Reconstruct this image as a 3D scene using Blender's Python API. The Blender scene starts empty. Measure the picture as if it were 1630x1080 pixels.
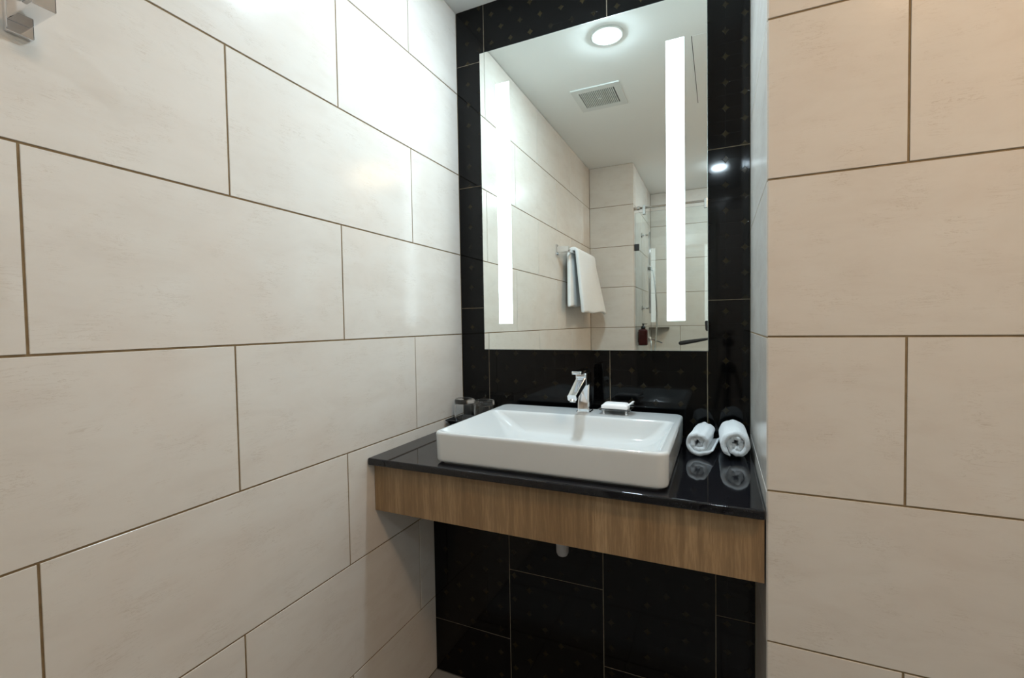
import bpy, bmesh, math, random
from mathutils import Vector, Matrix, noise

# ------------------------------------------------------------------ camera, world, exposure
scene = bpy.context.scene
C = scene.collection
R = math.radians

FPX = 733.47                      # focal length in pixels of the 1630-wide frame
YAW, PITCH, ROLL = -0.42310, -0.03112, 0.01614
CAM = Vector((0.8955, -1.5240, 1.1872))

def setup_camera():
    fwd = Vector((math.sin(YAW) * math.cos(PITCH), math.cos(YAW) * math.cos(PITCH), math.sin(PITCH)))
    r = Vector((math.cos(YAW), -math.sin(YAW), 0))
    up = r.cross(fwd)
    r2 = math.cos(ROLL) * r - math.sin(ROLL) * up
    u2 = math.sin(ROLL) * r + math.cos(ROLL) * up
    cam = bpy.data.cameras.new('camera')
    cam.sensor_fit = 'HORIZONTAL'; cam.sensor_width = 36.0
    cam.lens = FPX / 1630 * 36.0
    cam.clip_start = 0.01; cam.clip_end = 50
    o = bpy.data.objects.new('camera', cam); C.objects.link(o)
    m = Matrix((r2, u2, -fwd)).transposed().to_4x4()
    m.translation = CAM
    o.matrix_world = m
    scene.camera = o
setup_camera()

world = bpy.data.worlds.new('world'); scene.world = world
world.use_nodes = True
world.node_tree.nodes['Background'].inputs[0].default_value = (0.9, 0.95, 1.0, 1)
world.node_tree.nodes['Background'].inputs[1].default_value = 0.02

vs = scene.view_settings
vs.view_transform = 'Standard'; vs.look = 'None'; vs.exposure = 0.38; vs.gamma = 1.0
vs.use_curve_mapping = False
scene.display_settings.display_device = 'sRGB'
scene.cycles.use_denoising = True
scene.cycles.max_bounces = 12
scene.cycles.glossy_bounces = 8
scene.cycles.transmission_bounces = 10
scene.cycles.transparent_max_bounces = 10
scene.cycles.sample_clamp_indirect = 8.0
scene.cycles.caustics_refractive = True

LIGHT_COL = (0.71, 0.885, 1.0)
DOWN_BASIN, DOWN_SHOWER, DOWN_ADDED = 365.0, 210.0, 34.0
ADDED_COL = (1.0, 0.69, 0.43)  # warm tint of the unseen lamp added for the pier
STRIP = 3.8

# ------------------------------------------------------------------ measures (metres, floor at z = 0)
ZC = 2.352            # ceiling
XN = 0.979            # right cheek of the wash niche
YP = -0.511           # face of the pier on the right
YF = -2.005           # wall behind the camera
XA = 0.325            # left cheek of the shower alcove
YB = -2.93            # shower back wall
XR = 1.75             # right wall of the room
YL = -0.216           # black boxed wall under the counter
ZT = 0.8224           # countertop
G = 0.0038            # joint
rng = random.Random(4)

# ------------------------------------------------------------------ node helpers
def mat(name):
    m = bpy.data.materials.new(name); m.use_nodes = True
    nt = m.node_tree
    return m, nt, nt.nodes['Principled BSDF'], nt.nodes['Material Output']

def N(nt, kind, **kw):
    n = nt.nodes.new(kind)
    for k, v in kw.items():
        if k == 'inp':
            for a, b in v.items(): n.inputs[a].default_value = b
        else:
            setattr(n, k, v)
    return n

def L(nt, a, b): nt.links.new(a, b)

def math_node(nt, op, a, b=None, c=None):
    n = nt.nodes.new('ShaderNodeMath'); n.operation = op
    for i, v in enumerate((a, b, c)):
        if v is None: continue
        if isinstance(v, (int, float)): n.inputs[i].default_value = v
        else: nt.links.new(v, n.inputs[i])
    return n.outputs[0]

def mixc(nt, fac, a, b):
    n = nt.nodes.new('ShaderNodeMix'); n.data_type = 'RGBA'
    if isinstance(fac, (int, float)): n.inputs[0].default_value = fac
    else: nt.links.new(fac, n.inputs[0])
    for i, v in ((6, a), (7, b)):
        if isinstance(v, tuple): n.inputs[i].default_value = (*v, 1) if len(v) == 3 else v
        else: nt.links.new(v, n.inputs[i])
    return n.outputs[2]

def ramp(nt, fac, stops):
    n = nt.nodes.new('ShaderNodeValToRGB'); cr = n.color_ramp
    while len(cr.elements) < len(stops): cr.elements.new(0.5)
    for e, (p, c) in zip(cr.elements, stops):
        e.position = p; e.color = (c, c, c, 1) if isinstance(c, (int, float)) else (*c, 1)
    nt.links.new(fac, n.inputs[0])
    return n.outputs[0]

def simple(name, col, rough=0.5, metal=0.0, coat=0.0, spec=0.5):
    m, nt, b, o = mat(name)
    b.inputs['Base Color'].default_value = (*col, 1)
    b.inputs['Roughness'].default_value = rough
    b.inputs['Metallic'].default_value = metal
    b.inputs['Coat Weight'].default_value = coat
    b.inputs['Specular IOR Level'].default_value = spec
    # faint procedural wear in the gloss so no surface is perfectly even
    t = N(nt, 'ShaderNodeTexCoord')
    nz = N(nt, 'ShaderNodeTexNoise', inp={'Scale': 18.0, 'Detail': 3.0})
    L(nt, t.outputs['Object'], nz.inputs['Vector'])
    L(nt, math_node(nt, 'MULTIPLY_ADD', nz.outputs[0], 0.06, max(rough - 0.03, 0.0)), b.inputs['Roughness'])
    return m

def m_cream():
    m, nt, b, o = mat('cream_stone_tile')
    t = N(nt, 'ShaderNodeTexCoord'); oi = N(nt, 'ShaderNodeObjectInfo')
    off = N(nt, 'ShaderNodeVectorMath', operation='SCALE')
    comb = N(nt, 'ShaderNodeCombineXYZ'); 
    L(nt, oi.outputs['Random'], comb.inputs[0]); L(nt, oi.outputs['Random'], comb.inputs[2])
    L(nt, comb.outputs[0], off.inputs[0]); off.inputs['Scale'].default_value = 37.0
    add = N(nt, 'ShaderNodeVectorMath', operation='ADD')
    L(nt, t.outputs['Object'], add.inputs[0]); L(nt, off.outputs[0], add.inputs[1])
    mp = N(nt, 'ShaderNodeMapping'); mp.inputs['Scale'].default_value = (1.0, 1.0, 2.6)
    mp.inputs['Rotation'].default_value = (0, R(6), 0)
    L(nt, add.outputs[0], mp.inputs[0])
    cloud = N(nt, 'ShaderNodeTexNoise', inp={'Scale': 5.5, 'Detail': 7.0, 'Roughness': 0.62, 'Distortion': 0.5})
    L(nt, mp.outputs[0], cloud.inputs['Vector'])
    base = ramp(nt, cloud.outputs[0], [(0.28, (0.675, 0.628, 0.572)), (0.5, (0.712, 0.672, 0.618)), (0.75, (0.738, 0.705, 0.655))])
    pink = N(nt, 'ShaderNodeTexNoise', inp={'Scale': 3.2, 'Detail': 2.0})
    L(nt, add.outputs[0], pink.inputs['Vector'])
    pk = ramp(nt, pink.outputs[0], [(0.50, 0.0), (0.72, 0.45)])
    base = mixc(nt, pk, base, (0.69, 0.605, 0.53))
    # thin broken hairlines of the stone print
    mp2 = N(nt, 'ShaderNodeMapping'); mp2.inputs['Scale'].default_value = (7.0, 7.0, 60.0)
    mp2.inputs['Rotation'].default_value = (0, R(-7), 0)
    L(nt, add.outputs[0], mp2.inputs[0])
    vein = N(nt, 'ShaderNodeTexNoise', inp={'Scale': 1.6, 'Detail': 5.0, 'Roughness': 0.7, 'Distortion': 1.2})
    L(nt, mp2.outputs[0], vein.inputs['Vector'])
    v = ramp(nt, vein.outputs[0], [(0.485, 0.0), (0.50, 1.0), (0.515, 0.0)])
    gate = N(nt, 'ShaderNodeTexNoise', inp={'Scale': 14.0, 'Detail': 3.0})
    L(nt, add.outputs[0], gate.inputs['Vector'])
    gt = ramp(nt, gate.outputs[0], [(0.48, 0.0), (0.62, 0.36)])
    col = mixc(nt, math_node(nt, 'MULTIPLY', v, gt), base, (0.36, 0.27, 0.18))
    L(nt, col, b.inputs['Base Color'])
    L(nt, math_node(nt, 'MULTIPLY_ADD', cloud.outputs[0], 0.06, 0.15), b.inputs['Roughness'])
    bmp = N(nt, 'ShaderNodeBump', inp={'Strength': 0.012, 'Distance': 0.002})
    L(nt, vein.outputs[0], bmp.inputs['Height']); L(nt, bmp.outputs[0], b.inputs['Normal'])
    b.inputs['Specular IOR Level'].default_value = 0.28
    return m

def m_black(name, along):
    """gloss black tile with a printed lattice of small bronze stars; along = 'z' or 'x' (long side)"""
    m, nt, b, o = mat(name)
    g = N(nt, 'ShaderNodeNewGeometry')
    s = N(nt, 'ShaderNodeSeparateXYZ'); L(nt, g.outputs['Position'], s.inputs[0])
    X, Z = s.outputs[0], s.outputs[2]
    if along == 'z': la, l0, ac, a0 = Z, 2.1174, X, 0.9133
    else:            la, l0, ac, a0 = X, 0.1848, Z, 2.2563
    bb = math_node(nt, 'ADD', math_node(nt, 'DIVIDE', math_node(nt, 'SUBTRACT', ac, a0), 0.051), 100.5)
    idx = math_node(nt, 'FLOOR', bb)
    db = math_node(nt, 'MULTIPLY', math_node(nt, 'SUBTRACT', math_node(nt, 'SUBTRACT', bb, idx), 0.5), 0.051)
    half = math_node(nt, 'MULTIPLY', math_node(nt, 'MODULO', idx, 2.0), 0.5)
    uu = math_node(nt, 'ADD', math_node(nt, 'ADD', math_node(nt, 'DIVIDE', math_node(nt, 'SUBTRACT', la, l0), 0.075), half), 100.5)
    du = math_node(nt, 'MULTIPLY', math_node(nt, 'SUBTRACT', math_node(nt, 'FRACT', uu), 0.5), 0.075)
    adu = math_node(nt, 'ABSOLUTE', du); adb = math_node(nt, 'ABSOLUTE', db)
    ast = math_node(nt, 'ADD', math_node(nt, 'POWER', adu, 0.7), math_node(nt, 'POWER', adb, 0.7))
    star = ramp(nt, math_node(nt, 'MULTIPLY', ast, 12.0), [(0.50, 1.0), (0.60, 0.0)])
    # fine line along the stars, both ways
    ln1 = math_node(nt, 'LESS_THAN', adb, 0.0006)
    q = math_node(nt, 'ABSOLUTE', math_node(nt, 'SUBTRACT', math_node(nt, 'FRACT', math_node(nt, 'MULTIPLY', uu, 2.0)), 0.0))
    q2 = math_node(nt, 'ABSOLUTE', math_node(nt, 'SUBTRACT', q, 0.5))
    ln2 = math_node(nt, 'GREATER_THAN', q2, 0.486)
    ln = math_node(nt, 'MAXIMUM', ln1, ln2)
    nz = N(nt, 'ShaderNodeTexNoise', inp={'Scale': 26.0, 'Detail': 2.0}); L(nt, g.outputs['Position'], nz.inputs['Vector'])
    dim = ramp(nt, nz.outputs[0], [(0.35, 0.25), (0.65, 1.0)])
    col = mixc(nt, math_node(nt, 'MULTIPLY', math_node(nt, 'MULTIPLY', ln, 0.5), dim), (0.0013, 0.0012, 0.0013), (0.011, 0.0105, 0.010))
    col = mixc(nt, math_node(nt, 'MULTIPLY', star, dim), col, (0.021, 0.0155, 0.006))
    L(nt, col, b.inputs['Base Color'])
    b.inputs['Roughness'].default_value = 0.06
    b.inputs['Specular IOR Level'].default_value = 0.24
    hgt = math_node(nt, 'ADD', math_node(nt, 'MULTIPLY', star, -1.0), math_node(nt, 'MULTIPLY', ln, -0.25))
    wav = N(nt, 'ShaderNodeTexNoise', inp={'Scale': 9.0, 'Detail': 1.0}); L(nt, g.outputs['Position'], wav.inputs['Vector'])
    hgt = math_node(nt, 'ADD', hgt, math_node(nt, 'MULTIPLY', wav.outputs[0], 0.5))
    bmp = N(nt, 'ShaderNodeBump', inp={'Strength': 0.12, 'Distance': 0.002})
    L(nt, hgt, bmp.inputs['Height']); L(nt, bmp.outputs[0], b.inputs['Normal'])
    return m

def m_grout(name, a, c):
    m, nt, b, o = mat(name)
    t = N(nt, 'ShaderNodeTexCoord')
    nz = N(nt, 'ShaderNodeTexNoise', inp={'Scale': 60.0, 'Detail': 4.0}); L(nt, t.outputs['Object'], nz.inputs['Vector'])
    L(nt, ramp(nt, nz.outputs[0], [(0.3, a), (0.7, c)]), b.inputs['Base Color'])
    b.inputs['Roughness'].default_value = 0.9
    return m

def m_plaster():
    m, nt, b, o = mat('ceiling_paint')
    t = N(nt, 'ShaderNodeTexCoord')
    nz = N(nt, 'ShaderNodeTexNoise', inp={'Scale': 2.0, 'Detail': 4.0}); L(nt, t.outputs['Object'], nz.inputs['Vector'])
    L(nt, ramp(nt, nz.outputs[0], [(0.3, (0.88, 0.89, 0.87)), (0.7, (0.90, 0.91, 0.89))]), b.inputs['Base Color'])
    b.inputs['Roughness'].default_value = 0.75
    return m

def m_wood():
    m, nt, b, o = mat('oak_laminate')
    t = N(nt, 'ShaderNodeTexCoord')
    mp = N(nt, 'ShaderNodeMapping'); mp.inputs['Scale'].default_value = (1.0, 1.0, 0.075)
    L(nt, t.outputs['Object'], mp.inputs[0])
    broad = N(nt, 'ShaderNodeTexNoise', inp={'Scale': 9.0, 'Detail': 3.0, 'Distortion': 0.6}); L(nt, mp.outputs[0], broad.inputs['Vector'])
    fine = N(nt, 'ShaderNodeTexNoise', inp={'Scale': 190.0, 'Detail': 4.0, 'Roughness': 0.65}); L(nt, mp.outputs[0], fine.inputs['Vector'])
    w = N(nt, 'ShaderNodeTexWave', bands_direction='X', inp={'Scale': 7.0, 'Distortion': 9.0, 'Detail': 3.0, 'Detail Scale': 1.4})
    L(nt, mp.outputs[0], w.inputs['Vector'])
    col = ramp(nt, broad.outputs[0], [(0.30, (0.240, 0.146, 0.068)), (0.50, (0.340, 0.217, 0.110)), (0.70, (0.43, 0.288, 0.156))])
    col = mixc(nt, math_node(nt, 'MULTIPLY', ramp(nt, w.outputs[0], [(0.62, 0.0), (0.95, 1.0)]), 0.35), col, (0.17, 0.102, 0.048))
    col = mixc(nt, math_node(nt, 'MULTIPLY', ramp(nt, fine.outputs[0], [(0.45, 1.0), (0.62, 0.0)]), 0.42), col, (0.155, 0.094, 0.045))
    L(nt, col, b.inputs['Base Color'])
    b.inputs['Roughness'].default_value = 0.42
    bmp = N(nt, 'ShaderNodeBump', inp={'Strength': 0.12, 'Distance': 0.001})
    L(nt, fine.outputs[0], bmp.inputs['Height']); L(nt, bmp.outputs[0], b.inputs['Normal'])
    return m

def m_granite():
    m, nt, b, o = mat('black_granite')
    t = N(nt, 'ShaderNodeTexCoord')
    nz = N(nt, 'ShaderNodeTexNoise', inp={'Scale': 260.0, 'Detail': 3.0}); L(nt, t.outputs['Object'], nz.inputs['Vector'])
    L(nt, ramp(nt, nz.outputs[0], [(0.55, (0.006, 0.006, 0.008)), (0.72, (0.022, 0.022, 0.028))]), b.inputs['Base Color'])
    b.inputs['Roughness'].default_value = 0.055
    b.inputs['IOR'].default_value = 1.5
    return m

def m_towel():
    m, nt, b, o = mat('white_terry')
    t = N(nt, 'ShaderNodeTexCoord')
    nz = N(nt, 'ShaderNodeTexNoise', inp={'Scale': 420.0, 'Detail': 3.0}); L(nt, t.outputs['Object'], nz.inputs['Vector'])
    n2 = N(nt, 'ShaderNodeTexNoise', inp={'Scale': 40.0, 'Detail': 3.0}); L(nt, t.outputs['Object'], n2.inputs['Vector'])
    L(nt, ramp(nt, nz.outputs[0], [(0.3, (0.81, 0.83, 0.84)), (0.7, (0.92, 0.94, 0.95))]), b.inputs['Base Color'])
    b.inputs['Roughness'].default_value = 0.95
    b.inputs['Sheen Weight'].default_value = 0.25
    b.inputs['Subsurface Weight'].default_value = 0.08
    b.inputs['Subsurface Radius'].default_value = (0.004, 0.004, 0.004)
    bmp = N(nt, 'ShaderNodeBump', inp={'Strength': 0.5, 'Distance': 0.002})
    L(nt, math_node(nt, 'ADD', nz.outputs[0], n2.outputs[0]), bmp.inputs['Height']); L(nt, bmp.outputs[0], b.inputs['Normal'])
    return m

def m_mirror():
    m, nt, b, o = mat('mirror_silvering')
    nt.nodes.remove(b)
    g = N(nt, 'ShaderNodeBsdfGlossy', inp={'Roughness': 0.0})
    t = N(nt, 'ShaderNodeTexCoord')
    nz = N(nt, 'ShaderNodeTexNoise', inp={'Scale': 1.5}); L(nt, t.outputs['Object'], nz.inputs['Vector'])
    L(nt, ramp(nt, nz.outputs[0], [(0.2, (0.895, 0.925, 0.885)), (0.8, (0.905, 0.935, 0.895))]), g.inputs[0])
    L(nt, g.outputs[0], o.inputs[0])
    return m

def m_emit(name, col, s):
    m, nt, b, o = mat(name)
    nt.nodes.remove(b)
    e = N(nt, 'ShaderNodeEmission'); e.inputs[0].default_value = (*col, 1); e.inputs[1].default_value = s
    L(nt, e.outputs[0], o.inputs[0])
    return m

def m_pane():
    """clear toughened glass: fresnel mirror over a faint green transmission"""
    m, nt, b, o = mat('clear_toughened_glass')
    nt.nodes.remove(b)
    tr = N(nt, 'ShaderNodeBsdfTransparent'); tr.inputs[0].default_value = (0.955, 0.975, 0.965, 1)
    gl = N(nt, 'ShaderNodeBsdfGlossy', inp={'Roughness': 0.0})
    fr = N(nt, 'ShaderNodeFresnel', inp={'IOR': 1.5})
    mx = N(nt, 'ShaderNodeMixShader')
    L(nt, fr.outputs[0], mx.inputs[0]); L(nt, tr.outputs[0], mx.inputs[1]); L(nt, gl.outputs[0], mx.inputs[2])
    L(nt, mx.outputs[0], o.inputs[0])
    return m

def m_glass(name, col=(1, 1, 1), rough=0.0):
    m, nt, b, o = mat(name)
    b.inputs['Base Color'].default_value = (*col, 1)
    b.inputs['Transmission Weight'].default_value = 1.0
    b.inputs['Roughness'].default_value = rough
    b.inputs['IOR'].default_value = 1.48
    return m

M = dict(
    cream=m_cream(), black_v=m_black('black_tile_upright', 'z'), black_h=m_black('black_tile_lying', 'x'),
    grout=m_grout('brown_grout', (0.20, 0.140, 0.070), (0.28, 0.200, 0.110)),
    grout_b=m_grout('beige_grout', (0.20, 0.165, 0.115), (0.29, 0.24, 0.17)),
    plaster=m_plaster(), wood=m_wood(), granite=m_granite(), towel=m_towel(), mirror=m_mirror(),
    ceramic=simple('white_ceramic', (0.64, 0.665, 0.668), 0.06, coat=0.2),
    chrome=simple('chrome', (0.83, 0.84, 0.86), 0.07, 1.0),
    steel=simple('brushed_steel', (0.62, 0.62, 0.60), 0.22, 1.0),
    dark=simple('black_plastic', (0.012, 0.012, 0.013), 0.35),
    rubber=simple('black_rubber', (0.016, 0.016, 0.017), 0.6),
    white=simple('white_plastic', (0.78, 0.80, 0.78), 0.4),
    vent=simple('vent_white', (0.74, 0.76, 0.74), 0.5),
    ventdark=simple('vent_shaft_shade', (0.16, 0.17, 0.165), 0.7),
    seam=simple('hatch_seam', (0.16, 0.16, 0.15), 0.8),
    floor=simple('grey_floor_tile', (0.30, 0.295, 0.29), 0.35),
    grout_f=m_grout('grey_grout', (0.10, 0.09, 0.08), (0.15, 0.14, 0.13)),
    tray=simple('tray_black_lacquer', (0.02, 0.02, 0.021), 0.12),
    soap=simple('white_soap_wrapper', (0.86, 0.87, 0.88), 0.55),
    pipe=simple('grey_waste_pipe', (0.42, 0.42, 0.43), 0.35),
    shelf=simple('dark_stone_shelf', (0.10, 0.085, 0.065), 0.3),
    edge=simple('mirror_edge', (0.55, 0.62, 0.60), 0.25, 0.6),
    body=simple('mirror_carcass', (0.10, 0.11, 0.11), 0.5),
    pane=m_pane(), glass=m_glass('drinking_glass'), dish=m_glass('dish_acrylic', (0.80, 0.82, 0.82), 0.03),
    amber=simple('dark_red_bottle', (0.085, 0.012, 0.010), 0.18),
    strip=m_emit('frosted_light_strip', (0.78, 0.945, 1.0), STRIP),
    lamp_a=m_emit('lamp_over_basin', LIGHT_COL, DOWN_BASIN),
    lamp_b=m_emit('lamp_in_shower', LIGHT_COL, DOWN_SHOWER),
    lamp_added=m_emit('added_warm_lamp', ADDED_COL, DOWN_ADDED),
)

# ------------------------------------------------------------------ mesh helpers
def obj(name, me, m=None, parent=None, loc=(0, 0, 0), rot=(0, 0, 0), smooth=False):
    if isinstance(me, bmesh.types.BMesh):
        bm = me; me = bpy.data.meshes.new(name)
        bmesh.ops.recalc_face_normals(bm, faces=bm.faces)
        bm.to_mesh(me); bm.free()
    if m is not None and len(me.materials) == 0: me.materials.append(m)
    if smooth:
        for p in me.polygons: p.use_smooth = True
    o = bpy.data.objects.new(name, me); C.objects.link(o)
    o.location = loc; o.rotation_euler = rot
    if parent is not None: o.parent = parent
    return o

def autosmooth(o, ang=35):
    bm = bmesh.new(); bm.from_mesh(o.data)
    for f in bm.faces: f.smooth = True
    for e in bm.edges:
        if len(e.link_faces) == 2 and e.calc_face_angle(0) > R(ang): e.smooth = False
    bm.to_mesh(o.data); bm.free()
    wn = o.modifiers.new('weighted_normals', 'WEIGHTED_NORMAL'); wn.keep_sharp = True; wn.weight = 80
    return o

def tag(o, label, cat, group=None, kind=None):
    o['label'] = label; o['category'] = cat
    if group: o['group'] = group
    if kind: o['kind'] = kind
    return o

def thing(name, label, cat, loc, group=None, rotz=0.0):
    o = bpy.data.objects.new(name, None); C.objects.link(o)
    o.empty_display_size = 0.05
    o.location = loc; o.rotation_euler = (0, 0, rotz)
    return tag(o, label, cat, group)

def box(bm, x0, x1, y0, y1, z0, z1, bev=0.0, seg=2):
    r = bmesh.ops.create_cube(bm, size=1.0)
    vsx = r['verts']
    bmesh.ops.scale(bm, verts=vsx, vec=(x1 - x0, y1 - y0, z1 - z0))
    bmesh.ops.translate(bm, verts=vsx, vec=((x0 + x1) / 2, (y0 + y1) / 2, (z0 + z1) / 2))
    if bev > 0:
        es = list({e for v in vsx for e in v.link_edges})
        bmesh.ops.bevel(bm, geom=es, offset=bev, segments=seg, profile=0.5, affect='EDGES')
    return bm

def B(*a, **k):
    bm = bmesh.new(); return box(bm, *a, **k)

def tube(bm, pts, rad, seg=14, cap=True):
    pts = [Vector(p) for p in pts]
    rads = rad if isinstance(rad, (list, tuple)) else [rad] * len(pts)
    rings = []; ref = None
    for i, p in enumerate(pts):
        t = (pts[min(i + 1, len(pts) - 1)] - pts[max(i - 1, 0)]).normalized()
        if ref is None:
            ref = Vector((0, 0, 1)) if abs(t.z) < 0.9 else Vector((1, 0, 0))
        a = (ref - t * ref.dot(t)).normalized(); b2 = t.cross(a); ref = a
        rings.append([bm.verts.new(p + rads[i] * (math.cos(2 * math.pi * k / seg) * a + math.sin(2 * math.pi * k / seg) * b2)) for k in range(seg)])
    for i in range(len(rings) - 1):
        for k in range(seg):
            bm.faces.new((rings[i][k], rings[i][(k + 1) % seg], rings[i + 1][(k + 1) % seg], rings[i + 1][k]))
    if cap:
        bm.faces.new(rings[0][::-1]); bm.faces.new(rings[-1])
    return bm

def T(pts, rad, seg=14):
    return tube(bmesh.new(), pts, rad, seg)

def lathe(bm, prof, seg=36, cx=0, cy=0, closed=False):
    """prof: list of (r, z); r == 0 makes a pole"""
    rings = []
    for r, z in prof:
        if r < 1e-6: rings.append([bm.verts.new((cx, cy, z))])
        else: rings.append([bm.verts.new((cx + r * math.cos(2 * math.pi * k / seg), cy + r * math.sin(2 * math.pi * k / seg), z)) for k in range(seg)])
    pairs = list(zip(rings, rings[1:]))
    if closed: pairs.append((rings[-1], rings[0]))
    for a, b2 in pairs:
        for k in range(seg):
            k2 = (k + 1) % seg
            if len(a) == 1 and len(b2) == 1: continue
            if len(a) == 1: bm.faces.new((a[0], b2[k], b2[k2]))
            elif len(b2) == 1: bm.faces.new((a[k], b2[0], a[k2]))
            else: bm.faces.new((a[k], b2[k], b2[k2], a[k2]))
    return bm

def rrect(x0, x1, y0, y1, r, z, cs=8):
    r = min(r, (x1 - x0) / 2 - 1e-4, (y1 - y0) / 2 - 1e-4)
    out = []
    for cx, cy, a0 in ((x1 - r, y1 - r, 0), (x0 + r, y1 - r, 90), (x0 + r, y0 + r, 180), (x1 - r, y0 + r, 270)):
        for k in range(cs + 1):
            a = R(a0 + 90 * k / cs)
            out.append(Vector((cx + r * math.cos(a), cy + r * math.sin(a), z)))
    return out

def loops_mesh(loops, cap0=True, cap1=True):
    bm = bmesh.new()
    rings = [[bm.verts.new(p) for p in lp] for lp in loops]
    n = len(rings[0])
    for a, b2 in zip(rings, rings[1:]):
        for k in range(n):
            bm.faces.new((a[k], a[(k + 1) % n], b2[(k + 1) % n], b2[k]))
    if cap0: bm.faces.new(rings[0][::-1])
    if cap1: bm.faces.new(rings[-1])
    return bm

# ------------------------------------------------------------------ walls and tiles
def struct(name, bm, m, label, cat='wall'):
    return tag(obj(name, bm, m), label, cat, kind='structure')

_tiles = {}
def tile_mesh(w, h, mname):
    key = (round(w, 4), round(h, 4), mname)
    if key not in _tiles:
        bm = bmesh.new(); d = 0.006; c = 0.0005
        back = [bm.verts.new(p) for p in ((0, d, 0), (w, d, 0), (w, d, h), (0, d, h))]
        mid = [bm.verts.new(p) for p in ((0, c, 0), (w, c, 0), (w, c, h), (0, c, h))]
        fr = [bm.verts.new(p) for p in ((c, 0, c), (w - c, 0, c), (w - c, 0, h - c), (c, 0, h - c))]
        for a, b2 in ((back, mid), (mid, fr)):
            for k in range(4): bm.faces.new((a[k], a[(k + 1) % 4], b2[(k + 1) % 4], b2[k]))
        bm.faces.new(fr)
        me = bpy.data.meshes.new('wall_tile'); bmesh.ops.recalc_face_normals(bm, faces=bm.faces)
        bm.to_mesh(me); bm.free(); me.materials.append(M[mname])
        _tiles[key] = me
    return _tiles[key]

def tile(parent, facing, plane, u0, u1, z0, z1, mname, name='wall_tile', g=G):
    """one tile on a vertical wall; u runs along x (facing +-y) or y (facing +-x)"""
    w, h = u1 - u0 - g, z1 - z0 - g
    if w < 0.008 or h < 0.008: return
    me = tile_mesh(w, h, mname)
    a, b2, zz = u0 + g / 2, u1 - g / 2, z0 + g / 2
    pj = rng.uniform(-0.00025, 0.00015)
    if facing == '-y': loc, rz = (a, plane + pj, zz), 0
    elif facing == '+y': loc, rz = (b2, plane - pj, zz), math.pi
    elif facing == '+x': loc, rz = (plane - pj, a, zz), math.pi / 2
    else: loc, rz = (plane + pj, b2, zz), -math.pi / 2
    o = obj(name, me, None, parent, loc, (0, 0, rz))
    return o

Z0 = 1.1543
ROWS = [0.0] + [Z0 + 0.3 * k for k in range(-3, 4)] + [ZC]          # 0, .2543 ... 2.0543, ceiling

def running_bond(parent, facing, plane, ua, ub, j_even, j_odd, mname='cream', rows=ROWS, period=0.606):
    """row 0 (at the floor) uses j_even; joints lie at j + n*period"""
    for i, (z0, z1) in enumerate(zip(rows, rows[1:])):
        j = j_even if i % 2 == 0 else j_odd
        n0 = math.floor((ua - j) / period)
        cuts = [ua] + [j + n * period for n in range(n0, n0 + 40) if ua + 0.004 < j + n * period < ub - 0.004] + [ub]
        for u0, u1 in zip(cuts, cuts[1:]): tile(parent, facing, plane, u0, u1, z0, z1, mname)

REC = 0.0018      # the joints lie this far behind the tile faces
w = struct('wall_left', B(-0.10, -REC, YF - 0.10, 0.10, 0, ZC), M['grout'], 'long left wall of large cream stone tiles', 'wall')
running_bond(w, '+x', 0.0, YF, 0.0, -0.604, -0.297)

w = struct('wall_back', B(-0.0, XN + 0.1, REC, 0.10, 0, ZC), M['grout_b'], 'gloss black tiled wall with faint bronze stars behind the mirror', 'wall')
HB = [ZT - 0.0205, 1.2515, 1.7024, 2.152, ZC]
for u0, u1 in ((0.0, 0.1142), (0.8622, XN)):
    for z0, z1 in zip(HB, HB[1:]): tile(w, '-y', 0.0, u0, u1, z0, z1, 'black_v', g=0.0026)
HM = [ZT - 0.0205, 1.11, 1.36, 1.61, 1.86, 2.11, ZC]
for u0, u1 in ((0.1142, 0.5641), (0.5641, 0.8622)):
    for z0, z1 in zip(HM, HM[1:]): tile(w, '-y', 0.0, u0, u1, z0, z1, 'black_h', g=0.0026)

w = struct('wall_below_counter', B(0.0, XN, YL + REC, 0.0, 0, 0.795), M['grout_b'], 'boxed-out black tiled wall under the counter', 'wall')
cols = [0.0, 0.2843, 0.5850, 0.8855, XN]
for i, (u0, u1) in enumerate(zip(cols, cols[1:])):
    hs = [0.0, 0.181, 0.631, 0.795] if i % 2 == 0 else [0.0, 0.4085, 0.795]
    for z0, z1 in zip(hs, hs[1:]): tile(w, '-y', YL, u0, u1, z0, z1, 'black_v', g=0.0026)

w = struct('wall_pier', B(XN + REC, XR, YP + REC, 0.10, 0, ZC), M['grout'], 'cream tiled pier on the right, beside the wash niche', 'wall')
running_bond(w, '-y', YP, XN, XR, 1.493, 1.193, rows=[0.0] + [1.1559 + 0.3 * k for k in range(-3, 4)] + [ZC], period=0.603)
running_bond(w, '-x', XN, YP, 0.0, -1.2, -1.2, period=3.0)

w = struct('wall_far', B(-0.0, XA - REC, YB - 0.10, YF - REC, 0, ZC), M['grout'], 'narrow cream tiled wall beside the shower, seen in the mirror', 'wall')
running_bond(w, '+y', YF, 0.0, XA, -1.0, -1.0, period=3.0)
running_bond(w, '+x', XA, YB, YF, -2.40, -2.70)

w = struct('wall_shower', B(XA - 0.1, XR, YB - 0.10, YB - REC, 0, ZC), M['grout'], 'cream tiled back wall of the shower, seen in the mirror', 'wall')
running_bond(w, '+y', YB, XA, XR, 0.275, 0.577, period=0.603)

w = struct('wall_right', B(XR + REC, XR + 0.10, YB - 0.1, YP, 0, ZC), M['grout'], 'cream tiled right wall of the room, out of frame', 'wall')
running_bond(w, '-x', XR, YB, YP, -0.7, -1.0)

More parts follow.
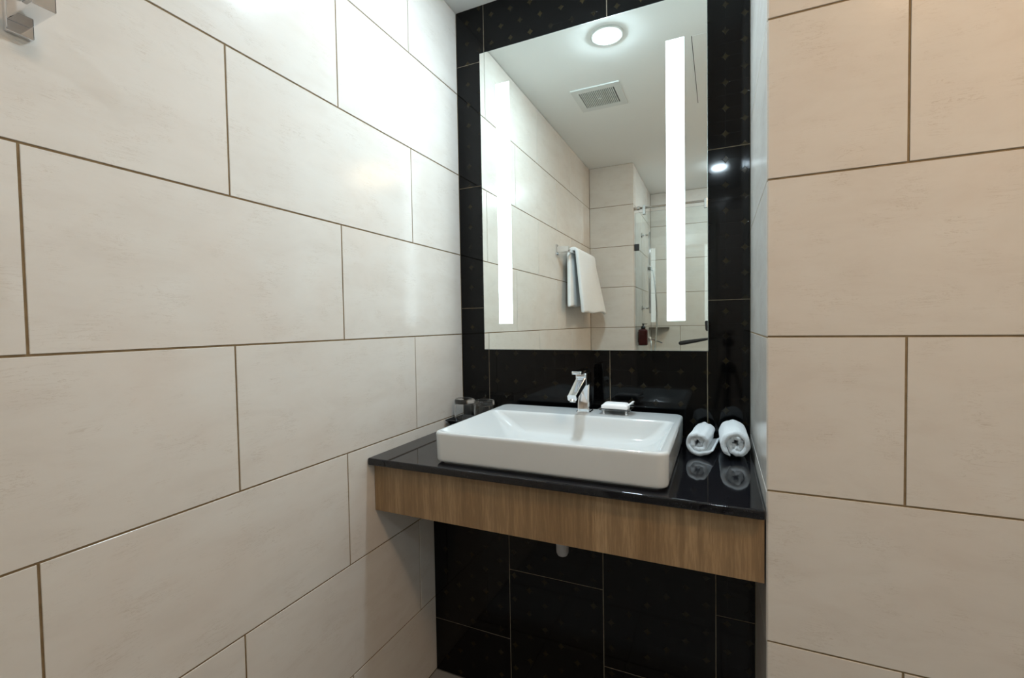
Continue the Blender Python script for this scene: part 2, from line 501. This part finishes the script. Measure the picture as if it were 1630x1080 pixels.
fl = struct('floor', B(-0.1, XR + 0.1, YB - 0.1, 0.1, -0.10, -REC), M['grout_f'], 'grey tiled floor', 'floor')
fm = None
def floor_tile(x0, x1, y0, y1):
    g = 0.003
    bm = B(0, x1 - x0 - g, 0, y1 - y0 - g, -0.008, 0, bev=0.0008, seg=1)
    key = ('f', round(x1 - x0, 4), round(y1 - y0, 4))
    if key not in _tiles:
        me = bpy.data.meshes.new('floor_tile'); bm.to_mesh(me); me.materials.append(M['floor']); _tiles[key] = me
    bm.free()
    obj('floor_tile', _tiles[key], None, fl, (x0 + g / 2, y0 + g / 2, 0))
def cuts(a, b2, s):
    out = [a]; x = a + s
    while x < b2 - 0.01: out.append(x); x += s
    return out + [b2]
xs, ys = cuts(0.0, XR, 0.3), cuts(YF, YL, 0.3)
for a, b2 in zip(xs, xs[1:]):
    for c, d in zip(ys, ys[1:]):
        if a > XN - 0.1 and d > YP: 
            if c < YP: floor_tile(a, b2, c, YP)
            continue
        floor_tile(a, b2, c, d)
xs, ys = cuts(XA, XR, 0.3), cuts(YB, YF, 0.3)
for a, b2 in zip(xs, xs[1:]):
    for c, d in zip(ys, ys[1:]): floor_tile(a, b2, c, d)

struct('ceiling', B(-0.1, XR + 0.1, YB - 0.1, 0.1, ZC, ZC + 0.1), M['plaster'], 'plain white painted ceiling', 'ceiling')

# ------------------------------------------------------------------ wash counter
bm = B(0.001, XN - 0.003, -0.5316, -0.0005, ZT - 0.020, ZT, bev=0.004, seg=3)
tag(autosmooth(obj('countertop', bm, M['granite'])), 'polished black granite countertop of the wash niche', 'countertop')

t = thing('wood_apron', 'light oak laminate apron board under the black countertop', 'apron', (0.4885, -0.496, 0.666))
obj('front_board', B(-0.487, 0.4875, -0.0089, 0.0091, 0, 0.1360, bev=0.0012, seg=2), M['wood'], t)
for x in (-0.478, 0.479):
    obj('bracket', B(x - 0.008, x + 0.008, 0.0092, 0.25, 0.098, 0.1360), M['steel'], t)

t = thing('bottle_trap', 'grey waste trap hanging below the wood apron', 'pipe', (0.487, -0.29, 0.526))
obj('tailpipe', T([(0, 0, 0.10), (0, 0, 0.276)], 0.016), M['pipe'], t, smooth=True)
bm = lathe(bmesh.new(), [(0, 0), (0.008, 0.0005), (0.014, 0.004), (0.0175, 0.011), (0.018, 0.02), (0.018, 0.10), (0.016, 0.106), (0, 0.106)], 24)
obj('trap_cup', bm, M['pipe'], t, smooth=True)
obj('waste_arm', T([(0, 0.012, 0.11), (0, 0.0725, 0.11)], 0.015), M['pipe'], t, smooth=True)
obj('nut', T([(0, 0, 0.112), (0, 0, 0.134)], 0.021, 10), M['pipe'], t)

# basin
def build_basin():
    X0, X1, Y0, Y1, ZB, Z1 = 0.200, 0.796, -0.505, -0.045, 0.8265, 0.9070
    t = thing('wash_basin', 'white rectangular ceramic vessel basin on the black counter', 'basin', ((X0 + X1) / 2, (Y0 + Y1) / 2, ZT))
    ox, oy = (X0 + X1) / 2, (Y0 + Y1) / 2
    lp = []
    def l(a, b2, c, d, r, z): lp.append([Vector((p.x - ox, p.y - oy, p.z - ZT)) for p in rrect(a, b2, c, d, r, z)])
    def o(i, z, r=0.026): l(X0 + i, X1 - i, Y0 + i, Y1 - i, max(r - i * 0.6, 0.004), z)
    o(0.016, ZT + 0.0002); o(0.016, ZB - 0.001); o(0.010, ZB); o(0.005, ZB + 0.0012); o(0.0025, ZB + 0.004); o(0.0015, ZB + 0.009)
    o(0.0003, Z1 - 0.012); o(0.0, Z1 - 0.007); o(0.0012, Z1 - 0.003); o(0.0035, Z1 - 0.0008); o(0.0065, Z1)
    # rim, with a deep deck for the tap at the back
    def inn(lx, rx, fy, by, r, z): l(X0 + lx, X1 - rx, Y0 + fy, Y1 - by, r, z)
    inn(0.009, 0.014, 0.010, 0.114, 0.022, Z1 - 0.0002)
    inn(0.011, 0.017, 0.012, 0.117, 0.023, Z1 - 0.0012)
    inn(0.015, 0.020, 0.014, 0.120, 0.025, Z1 - 0.0042)
    inn(0.024, 0.024, 0.017, 0.123, 0.028, Z1 - 0.010)
    inn(0.048, 0.033, 0.024, 0.128, 0.034, Z1 - 0.024)
    inn(0.072, 0.046, 0.034, 0.134, 0.036, Z1 - 0.040)
    inn(0.094, 0.064, 0.048, 0.142, 0.038, Z1 - 0.053)
    inn(0.112, 0.086, 0.066, 0.153, 0.040, Z1 - 0.0605)
    inn(0.140, 0.120, 0.090, 0.170, 0.040, Z1 - 0.0635)
    inn(0.200, 0.200, 0.135, 0.205, 0.040, Z1 - 0.0655)
    inn(0.272, 0.272, 0.178, 0.236, 0.022, Z1 - 0.0672)
    bm = loops_mesh(lp)
    b = obj('bowl', bm, M['ceramic'], t); autosmooth(b, 40)
    bm = lathe(bmesh.new(), [(0, 0.0042), (0.010, 0.004), (0.020, 0.003), (0.0225, 0.0012), (0.0225, -0.002), (0, -0.002)], 28, 0, -0.0135)
    obj('drain', bm, M['chrome'], t, (0, 0, Z1 - 0.0672 - ZT), smooth=True)
build_basin()

# tap
def build_tap():
    t = thing('basin_mixer_tap', 'chrome basin mixer tap with a downward sloping spout', 'tap', (0.505, -0.098, 0.9071))
    bm = loops_mesh([rrect(-0.021, 0.021, -0.026, 0.021, 0.008, z, 4) if k == 0 else rrect(-0.0195, 0.0195, -0.0245, 0.0195, 0.007, z, 4) for k, z in enumerate((0.0, 0.003, 0.005))])
    obj('base_plate', loops_mesh([rrect(-0.023, 0.023, -0.028, 0.023, 0.008, 0, 4), rrect(-0.023, 0.023, -0.028, 0.023, 0.008, 0.003, 4), rrect(-0.0215, 0.0215, -0.0265, 0.0215, 0.008, 0.0045, 4)]), M['chrome'], t)
    bm.free()
    # body leans back: its front face rises in a slope
    prof = [(0.0045, -0.0245, 0.020), (0.030, -0.0235, 0.019), (0.060, -0.014, 0.0175), (0.080, -0.006, 0.0165), (0.090, -0.004, 0.0155)]
    lp = [rrect(-hx, hx, y0, 0.0190, 0.006, z, 4) for z, y0, hx in prof]
    autosmooth(obj('body', loops_mesh(lp), M['chrome'], t), 40)
    # head block carrying spout and lever
    lp = [rrect(-0.0165, 0.0165, -0.042, 0.0192, 0.006, 0.088, 4), rrect(-0.0175, 0.0175, -0.046, 0.0195, 0.006, 0.092, 4),
          rrect(-0.0180, 0.0180, -0.050, 0.0195, 0.006, 0.124, 4), rrect(-0.0165, 0.0165, -0.0485, 0.018, 0.006, 0.1265, 4)]
    autosmooth(obj('head', loops_mesh(lp), M['chrome'], t), 40)
    # spout: flat bar sloping down to the bowl
    bm = bmesh.new()
    secs = []
    for k in range(7):
        f = k / 6
        y = -0.030 - 0.112 * f; z = 0.1060 - 0.042 * f; hw = 0.0165 - 0.003 * f; hh = 0.0125 - 0.0035 * f
        ring = []
        for p in rrect(-hw, hw, -hh, hh, 0.005, 0, 4):
            ring.append(Vector((p.x, y - 0.35 * p.y, z + p.y)))
        secs.append(ring)
    autosmooth(obj('spout', loops_mesh(secs), M['chrome'], t), 40)
    obj('aerator', T([(0, -0.133, 0.060), (0, -0.136, 0.052)], 0.009, 16), M['steel'], t, smooth=False)
    # lever
    lv = obj('lever', loops_mesh([rrect(-0.0145, 0.0145, -0.095, 0.017, 0.006, 0.1275, 4), rrect(-0.0155, 0.0155, -0.097, 0.018, 0.006, 0.1300, 4),
                                  rrect(-0.0155, 0.0155, -0.097, 0.018, 0.006, 0.1345, 4), rrect(-0.0145, 0.0145, -0.095, 0.017, 0.006, 0.1365, 4)]), M['chrome'], t)
    autosmooth(lv, 40)
    return t
build_tap()

# soap dish and soap
def build_soap():
    cx, cy, z0 = 0.604, -0.098, 0.9071
    t = thing('soap_dish', 'small clear square soap dish on pegs beside the tap', 'soap dish', (cx, cy, z0))
    lp = [rrect(-0.046, 0.046, -0.033, 0.033, 0.004, 0.013, 3), rrect(-0.050, 0.050, -0.037, 0.037, 0.004, 0.0165, 3), rrect(-0.050, 0.050, -0.037, 0.037, 0.004, 0.0182, 3),
          rrect(-0.047, 0.047, -0.034, 0.034, 0.004, 0.0175, 3), rrect(-0.043, 0.043, -0.030, 0.030, 0.004, 0.0158, 3)]
    obj('plate', loops_mesh(lp), M['dish'], t)
    for x in (-0.034, 0.034):
        for y in (-0.022, 0.022):
            obj('peg', lathe(bmesh.new(), [(0, 0), (0.0042, 0), (0.0045, 0.003), (0.0030, 0.009), (0.0028, 0.0135), (0, 0.0135)], 14, x, y), M['chrome'], t, smooth=True)
    s = thing('wrapped_soap', 'white paper wrapped soap with one twisted corner on the clear dish', 'soap', (cx - 0.002, cy, z0 + 0.0160))
    lp = []
    for k, (sx, sy, z) in enumerate(((0.036, 0.022, 0.0), (0.041, 0.026, 0.002), (0.040, 0.0255, 0.010), (0.034, 0.021, 0.0155), (0.026, 0.015, 0.0172))):
        ring = rrect(-sx, sx, -sy, sy, 0.008, z, 4)
        for p in ring:
            q = noise.noise(Vector((p.x * 90, p.y * 90, z * 90))) * 0.0016
            p.x += q; p.y += q * 0.7; p.z += max(0, noise.noise(Vector((p.x * 60 + 3, p.y * 60, 1.0))) * 0.0022) if z > 0.005 else 0
        lp.append(ring)
    autosmooth(obj('bar', loops_mesh(lp), M['soap'], s), 60)
    bm = bmesh.new(); ring0 = None
    pts = [(0.030, 0.0, 0.010, 0.012), (0.039, 0.001, 0.0115, 0.007), (0.044, 0.002, 0.0145, 0.0055), (0.050, 0.003, 0.019, 0.009), (0.0535, 0.003, 0.0205, 0.011)]
    secs = []
    for i, (x, y, z, r) in enumerate(pts):
        secs.append([Vector((x - 0.002 * math.sin(3 * a + i), y + r * math.cos(a) * (1 + 0.25 * math.sin(4 * a + i)), z + r * 0.38 * math.sin(a) * (1 + 0.3 * math.cos(3 * a)))) for a in [2 * math.pi * k / 16 for k in range(16)]])
    bm.free()
    obj('twisted_end', loops_mesh(secs), M['soap'], s, smooth=True)
build_soap()

# tray and tumblers
t = thing('amenity_tray', 'small black tray on feet in the counter corner by the cream wall', 'tray', (0.095, -0.078, ZT))
lp = [rrect(-0.078, 0.078, -0.050, 0.050, 0.004, 0.014, 3), rrect(-0.090, 0.090, -0.062, 0.062, 0.004, 0.0285, 3), rrect(-0.090, 0.090, -0.062, 0.062, 0.004, 0.030, 3),
      rrect(-0.0875, 0.0875, -0.0595, 0.0595, 0.004, 0.030, 3), rrect(-0.0765, 0.0765, -0.0485, 0.0485, 0.004, 0.0170, 3)]
obj('dish', loops_mesh(lp), M['tray'], t)
for x in (-0.062, 0.062):
    for y in (-0.036, 0.036):
        obj('foot', lathe(bmesh.new(), [(0, 0.0001), (0.006, 0.0001), (0.0065, 0.004), (0.004, 0.010), (0.004, 0.0145), (0, 0.0145)], 14, x, y), M['chrome'], t, smooth=True)

def tumbler(x, y, label):
    z = ZT + 0.0171
    h = 0.084
    # upside down: mouth below, thick foot on top
    prof = [(0.0378, 0.0), (0.0384, 0.001), (0.0365, h - 0.006), (0.0345, h - 0.0015), (0.032, h), (0.010, h - 0.0012), (0, h - 0.0016),
            ]
    inner = [(0, h - 0.0155), (0.020, h - 0.0150), (0.0315, h - 0.0165), (0.0338, h - 0.020), (0.0360, 0.001), (0.0366, 0.0)]
    bm = lathe(bmesh.new(), prof + inner, 40, closed=False)
    bm2 = bm
    bmesh.ops.remove_doubles(bm2, verts=bm2.verts, dist=1e-6)
    # close the lip
    es = [e for e in bm2.edges if len(e.link_faces) == 1]
    if es: bmesh.ops.bridge_loops(bm2, edges=es)
    o = obj('tumbler', bm2, M['glass'], None, (x, y, z), smooth=True)
    autosmooth(o, 40)
    tag(o, label, 'glass', 'upturned tumblers on the tray')
tumbler(0.055, -0.083, 'upside-down clear tumbler on the tray nearest the cream wall')
tumbler(0.135, -0.083, 'upside-down clear tumbler on the tray nearest the basin')

# rolled hand towels
def towel_roll(name, label, loc, r_out, length, turns, thick, a_end, seed, yaw, flap):
    n, ny = 150, 22
    rnd = random.Random(seed)
    pts = []
    tot = turns * 2 * math.pi
    r_in = thick * 0.35
    bm = bmesh.new()
    out, inn = [], []
    for j in range(ny + 1):
        v = j / ny; y = (v - 0.5) * length
        endk = min(v, 1 - v) * ny            # rounds the rims
        th = thick * (0.86 + 0.14 * min(1, endk / 2.0))
        ro, ri = [], []
        for i in range(n + 1):
            s = i / n
            a = a_end - tot * (1 - s)
            r = r_in + (r_out - thick / 2 - r_in) * (s ** 0.92)
            wob = (1 - s) ** 0.6
            r += 0.45 * thick * wob * noise.noise(Vector((math.cos(a) * 2.2 + seed, math.sin(a) * 2.2, s * 9)))
            r += 0.08 * thick * noise.noise(Vector((math.cos(a) * 2 + seed, math.sin(a) * 2, y * 30)))
            x, z = r * math.cos(a), r * math.sin(a)
            nx, nz = math.cos(a), math.sin(a)
            if flap and s > 0.955:
                k = (s - 0.955) / 0.045
                x += nx * 0.010 * k; z += nz * 0.004 * k - 0.004 * k
            yy = y * (1 - 0.0 * s) + (0.012 * noise.noise(Vector((a * 0.7 + seed, s * 4, 0.3))) * (1 if endk < 2 else 0.4)) * (1 - 0.4 * s) + (-0.010 if v < .5 else .010) * (s - 0.55) * min(1, (2 - min(endk, 2)) / 2 + 0.2)
            bot = -r_out + 0.0003
            tk = th * (1.0 if s < 0.97 else max(0.25, (1 - s) / 0.03))
            tk *= 0.88 + 0.25 * noise.noise(Vector((a * 1.3, y * 25, seed + 5)))
            zo = max(z + nz * tk / 2, bot); zi = max(z - nz * tk / 2, bot + 0.0004)
            ro.append(bm.verts.new((x + nx * tk / 2, yy, zo))); ri.append(bm.verts.new((x - nx * tk / 2, yy, zi)))
        out.append(ro); inn.append(ri)
    for j in range(ny):
        for i in range(n):
            bm.faces.new((out[j][i], out[j][i + 1], out[j + 1][i + 1], out[j + 1][i]))
            bm.faces.new((inn[j][i], inn[j + 1][i], inn[j + 1][i + 1], inn[j][i + 1]))
        bm.faces.new((out[j][0], out[j + 1][0], inn[j + 1][0], inn[j][0]))
        bm.faces.new((out[j][n], inn[j][n], inn[j + 1][n], out[j + 1][n]))
    for j in (0, ny):
        for i in range(n): bm.faces.new((out[j][i], inn[j][i], inn[j][i + 1], out[j][i + 1]))
    o = obj(name, bm, M['towel'], None, (loc[0], loc[1], loc[2] + r_out), (0, 0, yaw), smooth=True)
    tag(o, label, 'towel', 'rolled towels on the counter')
    return o
towel_roll('rolled_towel', 'white rolled hand towel nearest the basin, loose flap on its right', (0.850, -0.118, ZT), 0.0365, 0.152, 2.3, 0.0138, R(-20), 3, R(-6), True)
towel_roll('rolled_towel', 'thicker white rolled hand towel against the niche side wall', (0.9345, -0.118, ZT), 0.0415, 0.160, 2.2, 0.0165, R(-120), 11, R(1.5), False)

# ------------------------------------------------------------------ lit mirror
t = thing('lit_mirror', 'tall wall mirror with two vertical light strips', 'mirror', (0.490, 0.0, 1.0985))
mw, mh = 0.3755, 1.0595
obj('carcass', B(-mw + 0.02, mw - 0.02, -0.031, -0.0008, 0.02, mh - 0.02), M['body'], t)
ed = obj('glass_edge', B(-mw, mw, -0.0345, -0.0310, 0, mh, bev=0.0006, seg=1), M['edge'], t)
XS = [(-0.3135, -0.2605), (0.2590, 0.3117)]; ZS = (0.0925, 0.9370)
bm = bmesh.new()
xc = [-mw + 0.0012, XS[0][0], XS[0][1], XS[1][0], XS[1][1], mw - 0.0012]; zc = [0.0012, ZS[0], ZS[1], mh - 0.0012]
for i in range(5):
    for j in range(3):
        if i in (1, 3) and j == 1: continue
        vv = [bm.verts.new((x, -0.03505, z)) for x, z in ((xc[i], zc[j]), (xc[i + 1], zc[j]), (xc[i + 1], zc[j + 1]), (xc[i], zc[j + 1]))]
        bm.faces.new(vv)
bmesh.ops.remove_doubles(bm, verts=bm.verts, dist=1e-6)
r = bmesh.ops.extrude_face_region(bm, geom=bm.faces[:])
bmesh.ops.translate(bm, verts=[v for v in r['geom'] if isinstance(v, bmesh.types.BMVert)], vec=(0, 0.0005, 0))
obj('mirror_glass', bm, M['mirror'], t)
for a, b2 in XS:
    obj('light_strip', B(a, b2, -0.0350, -0.0345, ZS[0], ZS[1]), M['strip'], t)

# ------------------------------------------------------------------ ceiling fittings
def downlight(x, y, m, label, rad=0.050):
    t = thing('ceiling_lamp', label, 'light', (x, y, ZC), 'opal ceiling lamps')
    bm = lathe(bmesh.new(), [(rad + 0.016, 0), (rad + 0.016, -0.003), (rad + 0.011, -0.0055), (rad + 0.001, -0.0035), (rad + 0.001, 0)], 40, closed=True)
    obj('trim_ring', bm, M['white'], t, smooth=True)
    bm = lathe(bmesh.new(), [(rad * math.sin(R(a)), -0.004 - 0.012 * math.cos(R(a))) for a in range(0, 91, 9)] + [(rad, -0.0002), (0, -0.0002)], 40)
    obj('opal_dome', bm, m, t)
downlight(0.483, -0.445, M['lamp_a'], 'round opal ceiling lamp above the basin, glaring in the mirror')
downlight(0.898, -2.332, M['lamp_b'], 'round opal ceiling lamp inside the shower')
downlight(1.52, -1.38, M['lamp_added'], 'wide round opal ceiling lamp, unseen and added to warm the pier', 0.15)  # added out of view to throw soft warm light on the pier

t = thing('exhaust_vent', 'square white ceiling exhaust grille seen in the mirror', 'vent', (0.3365, -0.938, ZC))
bm = bmesh.new()
for a in ((-0.122, 0.122, 0.085, 0.123), (-0.122, 0.122, -0.123, -0.085), (-0.122, -0.089, -0.085, 0.085), (0.089, 0.122, -0.085, 0.085)):
    box(bm, a[0], a[1], a[2], a[3], -0.005, 0.0, bev=0.0)
bmesh.ops.remove_doubles(bm, verts=bm.verts, dist=1e-5)
obj('frame', bm, M['vent'], t)
obj('shaft_shade', B(-0.0885, 0.0885, -0.0845, 0.0845, -0.0012, -0.0001), M['ventdark'], t)  # thin dark sheet whose colour stands for the shade behind the slats
sl = bmesh.new(); box(sl, -0.0024, 0.0024, -0.0848, 0.0848, -0.0052, -0.0016)
slm = bpy.data.meshes.new('slat'); sl.to_mesh(slm); sl.free(); slm.materials.append(M['vent'])
for k in range(19):
    obj('slat', slm, None, t, (-0.0805 + 0.161 * k / 18, 0, 0), (0, R(14), 0))
obj('badge', B(-0.011, 0.011, -0.006, 0.006, -0.0075, -0.0050, bev=0.0008, seg=1), M['white'], t)

t = thing('ceiling_hatch', 'flush white access hatch in the ceiling with one thin dark seam', 'hatch', (1.07, -0.916, ZC))
obj('seam', B(-0.2775, -0.2745, -0.315, 0.315, -0.0008, -0.0001), M['seam'], t)
obj('panel', B(-0.2744, 0.2744, -0.315, 0.315, -0.0007, -0.0001), M['plaster'], t)

# ------------------------------------------------------------------ towel bar and towel on the left wall
t = thing('towel_bar', 'square chrome towel bar fixed to the cream left wall', 'towel bar', (0, -1.53, 1.62))
def bar_post(y):
    p = obj('wall_post', B(0.0082, 0.079, y - 0.0125, y + 0.0125, -0.003, 0.030, bev=0.0012), M['chrome'], t)
    obj('wall_plate', B(0.0004, 0.0082, y - 0.0135, y + 0.0155, -0.018, 0.045, bev=0.0012), M['chrome'], p)
bar_post(0.3245); bar_post(-0.330)
obj('rail', B(0.050, 0.066, -0.3175, 0.3120, 0.0055, 0.0215, bev=0.002), M['chrome'], t)

def hung_towel():
    # profile around the bar, from the hem behind to the hem in front (x, z), bar centre (0.058, 1.6335)
    cx, cz, r = 0.060, 1.6335, 0.0255
    prof = []
    for k in range(22): 
        f = k / 22; prof.append((0.036 + (cx - r - 0.036) * f ** 1.5, 1.296 + (cz - 1.296) * f, -(1 - f)))
    for k in range(11):
        a = math.pi - math.pi * k / 10; prof.append((cx + r * math.cos(a), cz + r * math.sin(a), 0.0))
    for k in range(1, 27):
        f = k / 26; prof.append((cx + r + 0.004 * f, cz - (cz - 1.256) * f, f))
    ny = 34
    bm = bmesh.new(); rows = []
    for j in range(ny + 1):
        v = j / ny
        row = []
        for x, z, q in prof:
            if q >= 0:
                y0, y1 = -1.350 - 0.030 * q, -1.790 - 0.105 * q ** 1.1
                x = x + (0.012 + 0.040 * v) * q ** 1.2
            else:
                y0, y1 = -1.335 + 0.045 * (-q), -1.76
                x = x + 0.006 * (-q)
            y = y0 + (y1 - y0) * v
            amp = 0.008 * abs(q)
            dx = amp * math.sin(v * 9.0 + 1.2) + 0.5 * amp * noise.noise(Vector((v * 6, z * 5, q)))
            sh = max(0.0, (v - 0.72) / 0.28)
            drop = 0.030 * sh ** 2 * max(0.0, 1 - abs(q) * 3.0)
            dz = -0.012 * abs(q) * noise.noise(Vector((v * 4, 2.0, q * 0.5))) - (drop if q != 0 else 0.0)
            row.append(bm.verts.new((max(x + dx, 0.026), y, z + dz)))
        rows.append(row)
    for j in range(ny):
        for i in range(len(prof) - 1):
            bm.faces.new((rows[j][i], rows[j][i + 1], rows[j + 1][i + 1], rows[j + 1][i]))
    o = obj('bath_towel', bm, M['towel'], None, smooth=True)
    sm = o.modifiers.new('thickness', 'SOLIDIFY'); sm.thickness = 0.023; sm.offset = 0.0
    sb = o.modifiers.new('soften', 'SUBSURF'); sb.levels = 1; sb.render_levels = 1
    tag(o, 'white bath towel hung over the chrome bar, seen in the mirror', 'towel')
hung_towel()

# ------------------------------------------------------------------ shower, seen in the mirror
YG = -2.045
t = thing('shower_screen', 'clear glass shower screen under a steel rail, seen in the mirror', 'shower screen', (XA, YG, 0))
pn = obj('pane', B(0.006, 0.560, -0.004, 0.004, 0.012, 1.995, bev=0.001, seg=1), M['pane'], t)
obj('rail', T([(0.030, 0, 2.026), (XR - XA - 0.003, 0, 2.026)], 0.0085), M['steel'], t, smooth=True)
obj('rail_socket', T([(0.0015, 0, 2.026), (0.040, 0, 2.026), (0.044, 0, 2.026)], [0.0135, 0.0135, 0.0095], 18), M['steel'], t, smooth=True)
for x in (0.071, 0.486):
    c = obj('rail_clamp', B(x - 0.011, x + 0.011, -0.012, 0.012, 1.976, 2.044, bev=0.003), M['steel'], t)
for z in (1.741, 0.35):
    obj('hinge', B(0.0005, 0.034, -0.013, 0.013, z - 0.024, z + 0.024, bev=0.002), M['dark'], t)

t = thing('shower_rail', 'chrome shower slide rail with hose and lever mixer', 'shower', (XA, -2.39, 1.0))
obj('slide_bar', T([(0.060, 0, 0.26), (0.060, 0, 0.91)], 0.0095), M['chrome'], t, smooth=True)
for z in (0.303, 0.889):
    b_ = obj('bracket', T([(0.006, 0, z), (0.060, 0, z)], 0.008), M['chrome'], t, smooth=True)
    obj('rosette', T([(0.0005, 0, z), (0.007, 0, z)], [0.021, 0.020], 20), M['chrome'], b_)
obj('slider', B(0.040, 0.084, -0.018, 0.018, 0.600, 0.636, bev=0.006), M['chrome'], t)
hp = []
for k in range(25):
    f = k / 24
    hp.append((0.086 + 0.020 * math.sin(f * math.pi) , -0.012 - 0.06 * math.sin(f * math.pi * 0.9), 0.61 - 0.72 * f))
hp += [(0.085, -0.055, -0.135), (0.070, -0.06, -0.140), (0.062, -0.06, -0.100), (0.060, -0.06, 0.035)]
obj('hose', T(hp, 0.0065, 10), M['steel'], t, smooth=True)

MX = (0, -0.075, 0.050)
mb = obj('mixer_body', T([(0.0005, 0, 0), (0.012, 0, 0), (0.014, 0, 0), (0.050, 0, 0), (0.060, 0, 0)], [0.034, 0.034, 0.024, 0.024, 0.018], 24), M['chrome'], t, MX)
bm = B(-0.011, 0.011, -0.010, 0.010, -0.005, 0.005, bev=0.002)
bmesh.ops.scale(bm, verts=bm.verts, vec=(4.6, 1.0, 1.0)); bmesh.ops.rotate(bm, verts=bm.verts, matrix=Matrix.Rotation(R(20), 3, 'Y')); bmesh.ops.translate(bm, verts=bm.verts, vec=(0.103, 0, -0.014))
obj('lever', bm, M['chrome'], mb)
obj('elbow', T([(0.030, 0, 0.022), (0.030, 0, 0.055)], 0.010), M['chrome'], mb, smooth=True)

t = thing('pump_bottle', 'dark red pump bottle on the shower wall', 'bottle', (XA + 0.040, -2.170, 1.016))
lp = [rrect(-0.031, 0.031, -0.026, 0.026, 0.012, z, 4) if not i else rrect(-i_, i_, -i_ * 0.84, i_ * 0.84, 0.012, z, 4) for i, i_, z in ((0, 0, 0.0), (1, 0.034, 0.004), (1, 0.034, 0.108), (1, 0.030, 0.118), (1, 0.016, 0.124))]
obj('bottle_body', loops_mesh(lp), M['amber'], t, smooth=False)
pm = obj('pump', lathe(bmesh.new(), [(0, 0.1242), (0.0175, 0.1242), (0.0175, 0.138), (0.010, 0.146), (0.005, 0.148), (0.005, 0.156), (0.011, 0.157), (0.011, 0.163), (0, 0.164)], 20), M['dark'], t)
obj('nozzle', B(0.0, 0.030, -0.004, 0.004, 0.1575, 0.1625), M['dark'], pm)
obj('wall_holder', B(-0.0395, -0.0355, -0.020, 0.020, 0.02, 0.10, bev=0.001, seg=1), M['steel'], t)
obj('holder_base', B(-0.0395, 0.030, -0.026, 0.026, -0.004, -0.0005, bev=0.001, seg=1), M['steel'], t)

bm = bmesh.new()
lo, hi = [], []
for x, y in ((0.0005, 0.0005), (0.158, 0.0005), (0.158, 0.020), (0.110, 0.085), (0.060, 0.135), (0.020, 0.155), (0.0005, 0.155)):
    lo.append(bm.verts.new((x, y, 0))); hi.append(bm.verts.new((x, y, 0.020)))
bm.faces.new(lo[::-1]); bm.faces.new(hi)
for k in range(7): bm.faces.new((lo[k], lo[(k + 1) % 7], hi[(k + 1) % 7], hi[k]))
tag(obj('corner_shelf', bm, M['shelf'], None, (XA, YB, 1.124)), 'dark stone corner shelf in the shower', 'shelf')

# ------------------------------------------------------------------ tripod whose handles show at the mirror's lower right corner
t = thing('tripod', 'black tripod with a long pan handle, glimpsed in the mirror corner', 'tripod', (0.945, -1.640, 0))
obj('centre_column', T([(0, 0, 0.55), (0, 0, 1.03)], 0.014), M['dark'], t, smooth=True)
obj('shoulder', lathe(bmesh.new(), [(0, 0.86), (0.040, 0.86), (0.046, 0.88), (0.046, 0.91), (0.024, 0.94), (0, 0.94)], 24), M['dark'], t, smooth=True)
hd = obj('pan_head', lathe(bmesh.new(), [(0, 1.03), (0.030, 1.03), (0.034, 1.045), (0.034, 1.07), (0.020, 1.08), (0.020, 1.105), (0.034, 1.112), (0.034, 1.124), (0, 1.124)], 24), M['dark'], t, smooth=True)
hx = Vector((0.655 - 0.945, -1.735 + 1.640, 1.0475))
h0 = Vector((-0.020, -0.018, 1.095))
hs = [h0.lerp(hx, f) for f in (0, 0.30, 0.36, 0.42, 0.62, 0.88, 0.97, 1.0)]
ph = obj('pan_handle', T(hs[:3], 0.0045, 12), M['dark'], t, smooth=True)
obj('grip', T(hs[1:], [0.006, 0.007, 0.0085, 0.0115, 0.0140, 0.0130, 0.008], 18), M['rubber'], ph, smooth=True)
th = obj('tilt_handle', T([(-0.020, 0.0, 1.09), (-0.116, 0.012, 1.135)], 0.0045, 12), M['dark'], t, smooth=True)
obj('grip', T([(-0.112, 0.012, 1.132), (-0.116, 0.012, 1.140), (-0.1165, 0.012, 1.185), (-0.1165, 0.012, 1.192)], [0.010, 0.0125, 0.0145, 0.011], 18), M['rubber'], th, smooth=True)
for k in range(3):
    a = R(20 + 120 * k)
    d = Vector((math.cos(a), math.sin(a), 0))
    lg = obj('leg', T([d * 0.038 + Vector((0, 0, 0.895)), d * 0.155 + Vector((0, 0, 0.42)), d * 0.156 + Vector((0, 0, 0.415)), d * 0.258 + Vector((0, 0, 0.010))], [0.0125, 0.0125, 0.0095, 0.0095], 12), M['dark'], t, smooth=True)
    obj('foot', T([d * 0.2575 + Vector((0, 0, 0.0005)), d * 0.256 + Vector((0, 0, 0.022))], 0.013, 12), M['rubber'], lg)
